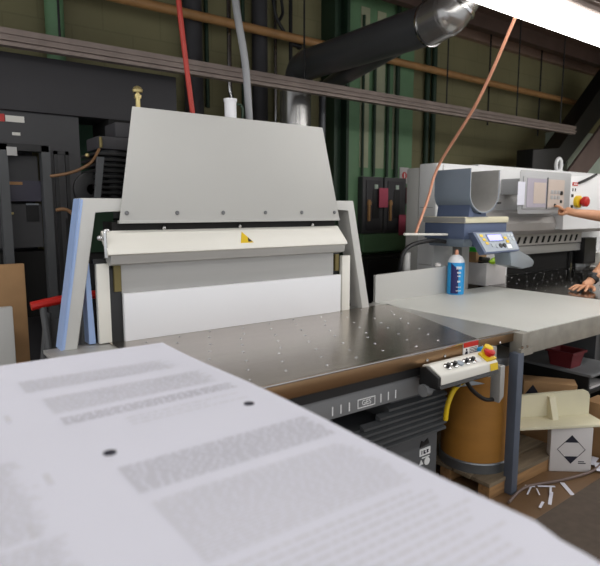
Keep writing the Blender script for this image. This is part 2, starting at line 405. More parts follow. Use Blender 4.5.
# posts: leaning legs with an arm to the hood
def post(pts, side, nm):
    o = MB().prism(pts, 'y', 2.78, 2.90, .004).build('side_post', 'postwhite', J)
    return o
p = post([(.632,.925),(.70,.925),(.812,1.592),(.95,1.592),(.95,1.657),(.752,1.657)], -1, 'l')
MB().hexa([(.626,2.788,.925),(.633,2.788,.925),(.633,2.896,.925),(.626,2.896,.925)],[(.747,2.788,1.655),(.754,2.788,1.655),(.754,2.896,1.655),(.747,2.896,1.655)]).build('blue_lit_edge', 'bluewhite', p)  # thin sheet carrying the blue light on the post's left face
b = MB().hexa([(.629,2.777,.93),(.640,2.777,.93),(.640,2.781,.93),(.629,2.781,.93)],[(.750,2.777,1.65),(.761,2.777,1.65),(.761,2.781,1.65),(.750,2.781,1.65)])
b.build('blue_lit_strip', 'bluewhite', p)  # narrow strip, blue light painted along the post front
post([(2.655,.925),(2.585,.925),(2.452,1.60),(2.33,1.60),(2.33,1.660),(2.492,1.660)], 1, 'r')
MB().box(.56,.86,2.66,2.86,.905,.925,.003).build('side_shelf', 'rollgrey', J)
MB().box(.58,.66,2.74,2.9,0,.905).box(2.58,2.66,2.74,2.9,0,.905).build('post_foot', 'dkgrey', J)
MB().box(2.45,2.83,2.80,2.9,.885,.927).build('rear_shelf', 'steelpale', J)
# control box, tilted top, hung from the table front
cb_prof = [(1.715,.872),(1.675,.882),(1.60,.845),(1.595,.80),(1.715,.785)]
cb = MB().prism(cb_prof, 'x', 1.985, 2.425, .008).build('control_box', 'cream', J)
MB().prism([(1.72,.80),(1.60,.80),(1.59,.785),(1.60,.778),(1.72,.778)], 'x', 1.975, 2.43).build('box_base', 'black', cb)
MB().prism([(1.712,.865),(1.675,.875),(1.60,.838),(1.6,.785),(1.712,.785)], 'x', 1.966, 1.99, .006).build('end_cap', 'black', cb)
MB().cyl((1.955,1.68,.76),(1.995,1.68,.76),.030).build('pivot_knob', 'midgrey', cb)
tn = Vector((0,-.037,.075)).normalized(); tm = Vector((0,1.63,.86))
def ontop(x, k=0): return Vector((x, 1.637+.03*k, .8632+.0148*k))
for x in (2.075,2.125,2.215,2.262):
    q = ontop(x)
    kb = MB().lathe(q, [(.020,-.002),(.020,.006),(.015,.008)], 18, tn).build('selector_switch', 'chrome', cb)
    MB().cyl(q+tn*.006, q+tn*.022, .010, n=14).build('switch_knob', 'black', kb)
MB().lathe(ontop(2.17), [(.015,-.002),(.018,.008),(.01,.01)], 16, tn).build('indicator_lamp', 'lcdgrey', cb)
q = MB(); 
q.bm.faces.new([q.bm.verts.new(ontop(u,k)+tn*.003) for u,k in ((2.285,-.6),(2.325,-.6),(2.325,.3),(2.285,.3))]); q.build('button_label', 'white', cb, smooth=False)
q = MB()
ax = Vector((1,0,0)); ay = tn.cross(ax)
c0 = ontop(2.382)
bot = [c0+ax*sx*.036+ay*sy*.032 for sx, sy in ((-1,-1),(1,-1),(1,1),(-1,1))]
es = q.hexa(bot, [p_+tn*.014 for p_ in bot], .003).build('stop_base', 'yellow', cb)
MB().lathe(c0, [(.017,.012),(.017,.024),(.028,.028),(.028,.042),(.018,.048)], 20, tn).build('stop_button', 'red', es)
MB().lathe(c0+ax*.01+ay*.02, [(.026,.012),(.024,.05),(.012,.054)], 8, tn).build('stop_guard', 'yellow', es)
MB().box(2.41,2.455,1.69,1.72,.83,.895,.01).build('blue_connector', 'canblue', cb)
q = MB()
q.quad((2.355,1.592,.805),(2.418,1.592,.805),(2.418,1.5965,.84),(2.355,1.5965,.84)); q.build('yellow_sticker', 'yellow', cb, smooth=False)
arm = MB().prism([(2.515,.79),(2.555,.79),(2.555,.62),(2.515,.59)], 'y', 1.64, 1.70, .006).build('support_arm', 'rollgrey', J)
MB().tube([(2.28,1.69,.765),(2.34,1.69,.69),(2.45,1.69,.615),(2.52,1.68,.60)],.011).build('arm_cable', 'black', arm)
MB().box(2.5,2.56,1.70,1.78,.72,.88).build('arm_bracket', 'rollgrey', arm)
MB().tube([(2.31,1.68,.785),(2.31,1.71,.74),(2.285,1.755,.68),(2.25,1.765,.60),(2.25,1.775,.52)],.013).build('yellow_hose', 'yellow', J)
MB().prism([(2.27,.705),(2.50,.68),(2.33,.735)], 'y', 1.72, 1.74).build('sheet_metal_bracket', 'silver', J)

# ------------------------------------------------------------------ side table joining jogger and cutter
t = thing('side_table', (3.5,2.3,0), 'light grey steel work table between the jogger and the cutter', 'table')
MB().box(2.82,4.275,1.69,2.93,T-.03,T,.003).build('tabletop', 'sidetop', t)
MB().box(2.80,4.27,1.68,1.70,.80,T-.006,.003).build('apron', 'sideapron', t)
MB().box(2.755,2.83,1.672,1.75,.80,T-.004,.003).box(2.74,2.86,1.668,1.69,.80,.84).build('corner_bracket', 'sideapron', t)
for x, y in ((2.755,1.675),(2.80,1.675)):
    MB().lathe((x,y-.002,.85),[(.008,0),(.008,.006)],10,(0,-1,0)).build('bracket_bolt','chrome',t)
for x, y in ((2.74,1.665),(4.2,1.72),(2.88,2.86),(4.2,2.86)):
    MB().box(x-.028,x+.028,y,y+.056,0,.82,.004).build('leg', 'legblue', t)
MB().prism([(2.822,.93),(3.86,.93),(3.86,1.155),(2.822,1.13)], 'y', 2.895, 2.915).build('back_fence', 'fence', t)
MB().box(2.85,2.95,1.72,1.76,.79,.81).build('clip', 'silver', t)
tag(MB().ball((3.52,2.905,1.163),.022,(1.4,1,.8)).build('wax_lump', 'carton'), 'small beige lump sitting on the fence of the grey table', 'lump')

# fibre drum and platform
t = thing('wooden_platform', (2.95,2.0,0), 'low wooden platform on the floor under the grey table', 'platform')
for y in (1.71,1.98,2.25): MB().box(2.57,3.33,y,y+.075,0,.075,.004).build('bearer', 'wood', t)
for k in range(5): MB().box(2.56,3.34,1.705+k*.128,1.705+k*.128+.12,.075,.098,.003).build('deck_board', 'woodtop', t)
t = thing('fibre_drum', (2.76,1.955,.098), 'tan fibreboard drum with metal bottom band on the low platform', 'drum')
MB().lathe((2.76,1.955,.098), [(.20,.0),(.20,.67),(.195,.675)], 40).build('drum_body', 'drum', t)
MB().lathe((2.76,1.955,.098), [(.205,0),(.208,.01),(.206,.05),(.209,.055),(.205,.062),(.202,.063)], 40).build('bottom_band', 'drumband', t)
MB().lathe((2.76,1.955,.098), [(.203,.63),(.208,.64),(.208,.68),(.19,.685)], 40).build('top_band', 'drumband', t)

# cartons, angle bracket, crate under the table
ang = math.radians(-56)
def local(loc, rz): return Matrix.Translation(loc) @ Matrix.Rotation(rz, 4, 'Z')
Lm = local((3.262,1.618,0), math.radians(-40))
t = thing('white_carton', (3.258,1.612,0), 'white carton printed with a diamond of two black triangles on the floor', 'box')
MB().box(-.125,.125,0,.06,0,.285,.006).xform(Lm).build('carton_body', 'carton', t)
MB().prism([(-.04,.19),(.04,.19),(.0,.235)], 'y', -.003, 0.).xform(Lm).build('triangle_mark', 'inkk', t)
MB().prism([(-.04,.10),(0,.055),(.04,.10)], 'y', -.003, 0.).xform(Lm).build('triangle_mark', 'inkk', t)
b = MB()
for (p0,p1) in (((-.083,.145),(0,.235)),((.083,.145),(0,.235)),((-.083,.145),(0,.055)),((.083,.145),(0,.055))):
    b.cyl((p0[0],-.001,p0[1]),(p1[0],-.001,p1[1]),.0016,n=6)
b.box(.045,.09,-.002,0,.055,.06).box(.045,.08,-.002,0,.066,.07).xform(Lm).build('diamond_outline', 'inkk', t)
Lm = local((3.18,1.645,.287), math.radians(-30))
t = thing('angle_bracket', (3.18,1.645,.287), 'cream painted angle plate with a centre rib lying on the white carton', 'bracket')
MB().box(-.265,.30,0,.19,0,.018,.004).xform(Lm).build('base_flange', 'lbracket', t)
MB().prism([(-.265,.015),(.285,.015),(.285,.145),(.27,.17),(.25,.178),(-.265,.155)], 'y', .165, .19).xform(Lm).build('upright_flange', 'lbracket', t)
MB().prism([(.165,.015),(.165,.15),(.145,.15),(.09,.015)], 'x', .0, .04).xform(Lm).build('rib', 'lbracket', t)
Lm = local((3.47,1.89,0), ang)
t = thing('cardboard_box', (3.47,1.89,0), 'brown cardboard box with a dark triangle behind the cream angle plate', 'box')
MB().box(-.165,.165,0,.15,0,.455,.005).xform(Lm).build('box_body', 'card', t)
b = MB().prism([(-.155,.36),(-.055,.36),(-.105,.435)], 'y', -.003, 0).xform(Lm).build('triangle_mark', 'inkk', t)
tag(MB().box(3.60,3.78,1.52,1.72,0,.36,.005).build('cardboard_box', 'card'), 'brown cardboard box right of the white carton', 'box')
t = thing('low_cart', (4.0,2.25,0), 'dark low cabinet with open shelf under the grey table', 'cart')
MB().box(3.80,4.24,1.78,2.5,.455,.475,.004).build('cart_top', 'midgrey', t)
MB().box(3.80,3.82,1.80,2.5,0,.455).box(4.22,4.24,1.78,2.5,0,.455).box(3.80,4.24,2.47,2.5,0,.455).build('cart_body', 'void', t)
MB().box(3.82,4.22,1.80,2.47,.33,.345).build('shelf', 'black', t)
tag(MB().box(3.9,4.15,1.83,2.1,.345,.36).build('paper_sheets', 'carton'), 'thin pile of paper lying on the dark cabinet shelf', 'paper')
t = thing('plastic_crate', (3.91,2.02,.475), 'small dark red plastic crate on the low dark cabinet', 'crate')
b = MB(); x0,x1,y0,y1,z0,z1 = 3.82,4.0,1.93,2.12,.475,.59
b.box(x0+.02,x1-.02,y0+.02,y1-.02,z0,z0+.01)
b.hexa([(x0+.02,y0+.02,z0),(x1-.02,y0+.02,z0),(x1-.02,y0+.03,z0),(x0+.02,y0+.03,z0)],[(x0,y0,z1),(x1,y0,z1),(x1,y0+.01,z1),(x0,y0+.01,z1)])
b.hexa([(x0+.02,y1-.03,z0),(x1-.02,y1-.03,z0),(x1-.02,y1-.02,z0),(x0+.02,y1-.02,z0)],[(x0,y1-.01,z1),(x1,y1-.01,z1),(x1,y1,z1),(x0,y1,z1)])
b.hexa([(x0+.02,y0+.02,z0),(x0+.03,y0+.02,z0),(x0+.03,y1-.02,z0),(x0+.02,y1-.02,z0)],[(x0,y0,z1),(x0+.01,y0,z1),(x0+.01,y1,z1),(x0,y1,z1)])
b.hexa([(x1-.03,y0+.02,z0),(x1-.02,y0+.02,z0),(x1-.02,y1-.02,z0),(x1-.03,y1-.02,z0)],[(x1-.01,y0,z1),(x1,y0,z1),(x1,y1,z1),(x1-.01,y1,z1)])
b.build('crate_body', 'crate', t)
MB().box(x0-.01,x1+.01,y0-.01,y0+.005,z1-.012,z1+.004).box(x0-.01,x1+.01,y1-.005,y1+.01,z1-.012,z1+.004).box(x0-.01,x0+.005,y0,y1,z1-.012,z1+.004).box(x1-.005,x1+.01,y0,y1,z1-.012,z1+.004).build('crate_rim', 'crate', t)
tag(MB().tube([(2.62,1.62,.012),(2.85,1.66,.012),(3.1,1.58,.012),(3.4,1.53,.012),(3.7,1.6,.012)],.008).build('floor_cable', 'rust'), 'thin cable curving over the floor before the white carton', 'cable')
tag(MB().prism([(2.62,1.42),(3.35,1.42),(4.6,1.15),(4.6,.2),(2.62,.2)] if 0 else [(2.3,1.43),(4.7,1.50),(4.7,.3),(2.3,.3)], 'z', 0, .012).build('floor_mat', 'mat_'), 'dark grey rubber mat on the brown floor at lower right', 'mat')
sc = [(3.04,1.515,.9,.14,.026,'widest white paper strip lying on the floor by the mat'),(2.86,1.515,.45,.15,.018,'long white paper trimming nearest the mat edge on the floor'),
      (2.965,1.60,2.5,.10,.016,'white paper sliver leaning across the wide strip'),(2.835,1.63,.35,.10,.009,'thin white paper sliver nearest the table leg'),
      (2.885,1.655,2.3,.055,.014,'short white paper offcut near the platform corner'),(2.86,1.59,.75,.07,.007,'tiny paper sliver left of the crossed trimmings'),
      (2.74,1.50,.3,.07,.014,'paper trimming half hidden by the paper stack edge'),(2.93,1.555,.5,.09,.012,'paper strip lying under the crossing sliver'),
      (3.50,1.60,.2,.13,.05,'white paper offcut right of the white carton'),(3.44,1.53,.6,.12,.04,'folded white paper offcut in front of the right carton')]
for k, (x,y,a,l,w,lb) in enumerate(sc):
    Lm = local((x,y,.001+.0015*k), a)
    tag(MB().hexa([(-l/2,-w/2,0),(l/2,-w/2,.002),(l/2,w/2,.002),(-l/2,w/2,0)],[(-l/2,-w/2,.0012),(l/2,-w/2,.0035),(l/2,w/2,.0035),(-l/2,w/2,.0012)]).xform(Lm).build('paper_scrap', 'paper', smooth=False), lb, 'paper scrap', 'paper scraps on the floor')

# ------------------------------------------------------------------ items on the side table
t = thing('spray_can', (3.70,2.80,T), 'blue aerosol spray can with white dome standing on the grey table', 'spray can')
cx, cy = 3.655,2.845
cx, cy = 3.64,2.82
t.location = (cx,cy,T); ORG[t.name] = (cx,cy,T)
MB().lathe((cx,cy,T), [(.064,0),(.067,.004),(.067,.25),(.064,.256)], 32).build('can_body', 'canblue', t)
b = MB(); n = 10
for k in range(n):   # navy side stripe of the printed can
    a0 = PI*1.02+k*.09; a1 = a0+.09
    b.quad((cx+.0676*math.cos(a0),cy+.0676*math.sin(a0),T+.01),(cx+.0676*math.cos(a1),cy+.0676*math.sin(a1),T+.01),(cx+.0676*math.cos(a1),cy+.0676*math.sin(a1),T+.25-.16*k/n*.3),(cx+.0676*math.cos(a0),cy+.0676*math.sin(a0),T+.25-.16*k/n*.3))
b.build('dark_stripe', 'candark', t)
b = MB()
for zz, hh, wa in ((.205,.022,.55),(.17,.014,.38),(.145,.01,.3),(.10,.014,.3),(.06,.005,.5),(.03,.006,.55)):
    for k in range(8):
        a0 = PI*1.33-wa/2*1.2+wa*1.2*k/8; a1 = a0+wa*1.2/8*.8
        b.quad((cx+.068*math.cos(a0),cy+.068*math.sin(a0),T+zz),(cx+.068*math.cos(a1),cy+.068*math.sin(a1),T+zz),(cx+.068*math.cos(a1),cy+.068*math.sin(a1),T+zz+hh),(cx+.068*math.cos(a0),cy+.068*math.sin(a0),T+zz+hh))
b.build('can_print', 'white', t)
MB().lathe((cx,cy,T+.256), [(.066,0),(.062,.02),(.045,.045),(.026,.058),(.02,.06)], 28).build('can_dome', 'board', t)
MB().lathe((cx,cy,T+.316), [(.016,0),(.014,.03),(.010,.04)], 16).build('nozzle', 'pinkcord', t)

tag(MB().box(4.21,4.50,2.935,3.27,T+.003,1.13,.003).build('paper_ream_box', 'carton'), 'white carton on the table corner below the scale, small things on top', 'box')
tag(MB().box(4.225,4.38,3.06,3.2,1.13,1.225,.003).build('orange_carton', 'orange' if 0 else 'card'), 'small orange brown carton on the white carton behind the spray can', 'box')
tag(MB().box(4.23,4.40,3.06,3.2,1.225,1.262,.006).build('green_pad', 'leaf'), 'bright green pad lying on top of the orange brown carton', 'pad')
t = thing('stapler', (4.28,3.01,1.13), 'small black stapler on the white carton next to the green rags', 'stapler')
MB().box(4.215,4.34,2.99,3.03,1.13,1.145,.004).build('base', 'black', t); MB().hexa([(4.215,2.99,1.15),(4.34,2.99,1.145),(4.34,3.03,1.145),(4.215,3.03,1.15)],[(4.22,2.993,1.19),(4.34,2.993,1.175),(4.34,3.027,1.175),(4.22,3.027,1.19)],.005).build('arm', 'black', t)
for (c, sc_, rz, lb) in (((4.33,2.945,1.145),(.085,.03,.022),.15,'neon green cloth strip draped on the front of the white carton'),((4.44,3.0,1.15),(.06,.035,.02),-.2,'neon green bundle lying at the back right on the white carton')):
    b = MB().ball((0,0,0),1.,(1,1,1))
    for v in b.bm.verts:
        v.co = Vector((v.co.x*sc_[0], v.co.y*sc_[1]*(1+.3*math.sin(9*v.co.x)), v.co.z*sc_[2]*(1+.4*math.sin(7*v.co.x+4*v.co.y))))
        v.co.z = max(v.co.z, -sc_[2])
    b.xform(Matrix.Translation(c) @ Matrix.Rotation(rz,4,'Z'))
    tag(b.build('green_rag', 'neon'), lb, 'rag', 'neon green rags')

# ------------------------------------------------------------------ counting scale with indicator
t = thing('counting_scale', (3.98,3.0,0), 'blue grey electronic scale on a post above the grey table', 'scale')
MB().box(3.93,4.03,2.99,3.09,0,1.31).build('post', 'rollgrey', t)
MB().box(3.80,4.19,2.98,3.24,0,.03).build('post_base', 'dkgrey', t)
MB().hexa([(3.735,2.84,1.30),(4.24,2.84,1.30),(4.24,3.18,1.30),(3.735,3.18,1.30)],[(3.71,2.81,1.365),(4.27,2.81,1.365),(4.27,3.2,1.365),(3.71,3.2,1.365)],.006).build('base_tray', 'bluegreyl', t)
MB().box(3.70,4.275,2.80,3.21,1.365,1.495,.006).build('scale_body', 'bluegrey', t)
MB().box(3.692,4.285,2.79,3.22,1.495,1.545,.006).build('weighing_plate', 'lbracket', t)['label'] = 'cream weighing plate'
MB().box(3.69,3.7,2.79,3.22,1.50,1.54).build('plate_side', 'rollgrey', t)
# indicator: tilted face towards the viewer
A0 = Vector((3.68,2.585,1.265)); A1 = Vector((4.16,2.585,1.27)); B1 = Vector((4.195,2.69,1.425)); B0 = Vector((3.66,2.69,1.43))
nrm = (A1-A0).cross(B0-A0).normalized()
if nrm.y > 0: nrm = -nrm
back = Vector((0,.07,.0))
ind = MB().hexa([A0,A1,B1,B0],[A0+back+Vector((0.02,0,-.02)),A1+back+Vector((-.02,0,-.02)),B1+back+Vector((-.02,0,-.01)),B0+back+Vector((.02,0,-.01))],.012).build('indicator_case', 'bluegrey', t)
def face(u, v, off=.003): return A0+(A1-A0)*u*(1-v)+(B1-B0)*u*v+(B0-A0)*v+nrm*off
def onface(u0,u1,v0,v1,name,m,parent,off=.003,th=.004):
    q = MB(); f = [(u0,v0),(u1,v0),(u1,v1),(u0,v1)]
    return q.hexa([face(u,v,off-th) for u,v in f],[face(u,v,off) for u,v in f]).build(name,m,parent,smooth=False)
fp = onface(.045,.955,.07,.93,'face_plate','lcdgrey',ind,.004,.006)
onface(.25,.64,.52,.86,'screen_bezel','bluegrey',ind,.006)
onface(.28,.62,.55,.83,'screen','lcd',ind,.0075)
for u0,v0,m_ in ((.10,.80,'yellow'),(.12,.62,'yellow'),(.15,.45,'yellow'),(.68,.66,'yellow'),(.70,.48,'yellow'),(.79,.78,'silver'),(.79,.58,'silver'),(.79,.40,'silver'),(.88,.78,'silver'),(.88,.58,'silver')):
    onface(u0,u0+.07,v0-.06,v0+.06,'key',m_,ind,.007)
for u0 in (.40,.50,.60):
    c = face(u0,.30,.004); MB().lathe(c,[(.021,0),(.019,.006)],14,nrm).build('round_key','black' if u0 > .41 else 'silver',ind)
onface(.66,.78,.14,.34,'large_key','white',ind,.008)
onface(.27,.39,.26,.42,'large_key','silver',ind,.008)
MB().box(3.85,4.0,2.64,2.84,1.30,1.36,.01).build('indicator_arm', 'bluegrey', t)
# broad shell below the indicator
b = MB().hexa([(3.90,2.60,1.10),(4.33,2.60,1.10),(4.33,2.88,1.10),(3.90,2.88,1.10)],[(3.85,2.64,1.285),(4.15,2.64,1.285),(4.15,2.85,1.285),(3.85,2.85,1.285)])
b = MB().prism([(4.10,1.262),(4.22,1.27),(4.38,1.215),(4.46,1.17),(4.47,1.14),(4.44,1.115),(4.30,1.105),(4.13,1.14)], 'y', 2.64, 2.80, .015)
b.build('indicator_stand', 'silver', t)
# scoop pan on the scale
t = thing('scale_scoop', (3.89,2.95,1.545), 'blue grey U-shaped scoop pan standing on the scale plate', 'scoop')
xa, xb, ztop, zb = 3.70,4.085,1.925,1.575
w = (xb-xa)/2; xc = (xa+xb)/2; rr = w
prof = [(xa,ztop)]
nseg = 20
for k in range(nseg+1):
    a = PI+PI*k/nseg; prof.append((xc+w*math.cos(a), zb+.155+.155*math.sin(a)))
prof.append((xb,ztop))
def offs(p, d):
    out = []
    for i, (x,z) in enumerate(p):
        x0,z0 = p[max(i-1,0)]; x1,z1 = p[min(i+1,len(p)-1)]
        l = math.hypot(x1-x0,z1-z0); out.append((x+(-(z1-z0)/l)*-d*-1, z+((x1-x0)/l)*d))
    return out
inner = offs(prof, .008)
def shell(pa, pb, ya, yb, name, m, parent):
    b = MB(); n = len(pa)
    ra = [[b.bm.verts.new((x,y,z)) for x,z in pa] for y in (ya,yb)]
    rb = [[b.bm.verts.new((x,y,z)) for x,z in pb] for y in (ya,yb)]
    for i in range(n-1):
        b.bm.faces.new([ra[0][i],ra[0][i+1],ra[1][i+1],ra[1][i]]); b.bm.faces.new([rb[0][i],rb[0][i+1],rb[1][i+1],rb[1][i]])
        for s_ in (0,1): b.bm.faces.new([ra[s_][i],ra[s_][i+1],rb[s_][i+1],rb[s_][i]])
    for i in (0,n-1): b.bm.faces.new([ra[0][i],ra[1][i],rb[1][i],rb[0][i]])
    return b.build(name, m, parent)
shell(prof, offs(prof,.006), 2.76, 3.115, 'pan_shell', 'bluegreyl', t)
shell(offs(prof,.0065), offs(prof,.012), 2.762, 3.113, 'pan_lining', 'rollgrey', t)
MB().hexa([(3.78,2.80,1.545),(4.02,2.80,1.545),(4.02,3.1,1.545),(3.78,3.1,1.545)],[(3.75,2.80,1.60),(3.82,2.80,1.578),(3.82,3.1,1.578),(3.75,3.1,1.60)]).box(3.95,4.02,2.83,3.08,1.545,1.59).build('pan_foot', 'bluegrey', t)
MB().hexa([(3.72,2.78,1.545),(3.80,2.78,1.545),(3.80,3.10,1.545),(3.72,3.10,1.545)],[(3.735,2.78,1.64),(3.76,2.78,1.60),(3.76,3.1,1.60),(3.735,3.1,1.64)]).build('pan_support', 'bluegrey', t)
t = thing('pipe_stub', (3.14,2.98,0), 'grey pipe with white rod and looped black cable behind the fence', 'pipe')
MB().cyl((3.25,3.0,0),(3.25,3.0,1.27),.035).build('pipe', 'rollgrey', t)
MB().cyl((3.18,2.96,1.415),(3.69,2.96,1.40),.010).build('rod', 'cream', t)
MB().tube([(3.69,2.98,1.34),(3.50,2.98,1.355),(3.30,2.98,1.33),(3.20,2.98,1.27),(3.185,3.0,1.15),(3.19,3.02,1.0)],.017).build('cable', 'black', t)

# ------------------------------------------------------------------ paper cutter
K = thing('paper_cutter', (5.4,3.3,0), 'large white industrial paper cutter with control screen and dark table', 'machine')
MB().box(3.94,7.7,3.3,3.50,1.36,2.015,.015).build('upper_housing', 'white', K)
MB().box(3.94,5.1,3.31,3.50,0,1.37,.01).build('side_column', 'white', K)
MB().box(6.52,7.7,3.31,3.50,0,1.37,.01).build('side_column', 'white', K)
MB().box(3.945,7.6,3.505,3.66,0,1.985,.02).build('rear_housing', 'hood', K)
MB().box(4.6,7.5,3.35,3.62,2.0,2.035,.01).build('top_cover', 'white', K)
b = MB().box(3.936,3.94,3.33,3.48,1.62,1.626).box(3.936,3.94,3.33,3.48,1.1,1.106).box(4.02,4.03,3.296,3.3,1.3,2.0)
b.build('panel_seam', 'rollgrey', K)
MB().prism([(3.3,1.60),(3.12,1.575),(3.05,1.53),(3.03,1.47),(3.05,1.40),(3.10,1.36),(3.3,1.345)], 'x', 4.30, 6.62, .004).build('front_nose', 'nose', K)
sl = MB().box(5.05,6.45,3.245,3.3,1.235,1.35).build('clamp_bar', 'nose', K)
for k in range(11):
    x = 5.14+k*.115; MB().prism([(x,1.255),(x+.04,1.255),(x+.075,1.325),(x+.035,1.325)], 'y', 3.242, 3.247).build('clamp_slot', 'void', sl)
MB().box(5.05,6.45,3.25,3.29,1.14,1.225,.004).build('knife_guard', 'rollgrey', K)
MB().box(5.1,6.52,3.33,3.5,.93,1.36).build('backgauge_dark_fill', 'void', K)  # black block also paints the darkness inside the cutter opening
MB().box(6.33,6.36,3.29,3.32,.93,1.23).build('gauge_rail', 'chrome', K)
MB().box(6.45,6.72,3.2,3.31,.98,1.28).build('dark_gap_block', 'black', K)  # black block paints the dark gap beside the clamp opening
MB().box(6.72,6.86,3.1,3.3,.95,1.10,.02).build('light_barrier', 'cream', K)
tb = MB().prism([(4.28,1.96),(5.04,1.96),(5.04,2.36),(5.95,2.36),(5.95,1.96),(7.2,1.96),(7.2,3.31),(4.28,3.31)], 'z', T-.04, T+.002).build('cutter_table', 'darksteel', K)
copies(nozzle(.006), tb, [(x,y,T+.002) for x,y in [(4.35+i*.2+(j*.075) % .2, 2.08+j*.13+.02*(i % 3)) for j in range(10) for i in range(11)] if not (4.98 < x < 6 and y < 2.4)][:96])
MB().box(4.30,4.34,2.0,3.3,0,T-.04).build('side_panel', 'dkgrey', K)
MB().box(4.6,6.9,2.75,3.3,0,T-.04,.01).build('pedestal', 'dkgrey', K)
# control console
con = MB().hexa([(4.53,2.87,1.56),(5.44,2.87,1.56),(5.42,3.0,1.60),(4.76,3.0,1.60)],[(4.55,2.87,1.96),(5.44,2.87,1.96),(5.42,3.0,1.94),(4.76,3.0,1.94)],.02).build('control_console', 'consgrey', K)
MB().box(4.9,5.1,2.98,3.31,1.75,1.9).build('console_arm', 'consgrey', con)
MB().box(4.60,5.33,2.862,2.872,1.61,1.90,.003).build('console_face', 'consgrey', con)
scn = MB().box(4.655,4.975,2.857,2.863,1.625,1.885).build('screen', 'consscr', con)
MB().box(4.76,4.96,2.855,2.8575,1.66,1.85).build('screen_window', 'consbeige', scn)
MB().box(4.985,4.995,2.855,2.863,1.61,1.90).build('screen_frame', 'dkgrey', scn)
kp = MB().box(5.005,5.29,2.857,2.863,1.625,1.885).build('keypad', 'consbeige', con)
for i in range(3):
    for j in range(2): MB().box(5.05+i*.06,5.095+i*.06,2.853,2.858,1.70+j*.05,1.735+j*.05,.003).build('key', 'consgrey' , kp)
MB().lathe((5.235,2.858,1.76),[(.02,0),(.018,.012)],14,(0,-1,0)).build('key_switch', 'black', kp)
MB().lathe((5.235,2.858,1.68),[(.016,0),(.014,.01)],14,(0,-1,0)).build('push_button', 'black', kp)
MB().lathe((5.13,2.858,1.645),[(.016,0),(.014,.01)],14,(0,-1,0)).build('push_button', 'black', kp)
# right panel with emergency stop
rp = MB().hexa([(5.50,2.96,1.40),(6.9,2.96,1.40),(6.9,3.3,1.40),(5.50,3.3,1.40)],[(5.46,2.96,1.94),(6.9,2.96,1.98),(6.9,3.3,1.98),(5.46,3.3,1.94)],.012).build('right_panel', 'white', K)
MB().box(5.63,5.73,2.955,2.962,1.845,1.88).build('red_label', 'red', rp)
MB().box(5.645,5.715,2.953,2.956,1.857,1.868).build('label_print', 'white', rp)
MB().box(5.635,5.65,2.956,2.96,1.79,1.82).box(5.685,5.70,2.956,2.96,1.79,1.82).build('lock_hole', 'black', rp)
y0 = MB().lathe((5.73,2.96,1.685),[(.062,0),(.062,.035),(.05,.04)],24,(0,-1,0)).build('stop_base', 'yellow', rp)
MB().lathe((5.75,2.92,1.685),[(.032,0),(.034,.02),(.052,.026),(.052,.06),(.036,.072)],24,(0,-1,0)).build('stop_button', 'red', y0)
MB().box(5.62,5.66,2.956,2.962,1.73,1.76).box(5.62,5.66,2.956,2.962,1.62,1.65).build('legend_plate', 'black', rp)
MB().tube([(5.74,2.95,1.875),(5.85,2.93,1.91),(6.05,2.93,1.97)],.014).build('handle', 'black', rp)
MB().box(5.545,5.56,2.956,2.962,1.86,1.885).build('catch', 'dkgrey', rp)
# lifting eye
b = MB(); ring = []
pts = [Vector((6.14+.055*math.cos(a), 3.40, 2.10+.075*math.sin(a))) for a in [2*PI*k/20 for k in range(21)]]
b.tube(pts, .02, 10, 0); b.box(6.08,6.20,3.375,3.425,2.0,2.045,.005)
b.build('lifting_eye', 'white', K)
MB().tube([(4.40,3.20,1.51),(4.8,3.0,1.56)] if 0 else [(4.3,3.29,1.60),(4.62,3.29,1.65),(4.9,3.29,1.67)],.009).build('trim_seam', 'dkgrey', K)
MB().box(4.35,4.95,3.292,3.302,1.62,1.985,.004).build('front_cover', 'white', K)
for (x0,x1,y,z0,z1,lb) in ((4.66,4.80,3.289,1.63,1.925,'white paper sheet taped to the cutter left of the console'),(4.50,4.612,2.853,1.645,1.85,'white paper slip taped over the left edge of the control console')):
    tag(MB().box(x0,x1,y,y+.002,z0,z1).build('paper_note', 'paper', smooth=False), lb, 'paper sheet')

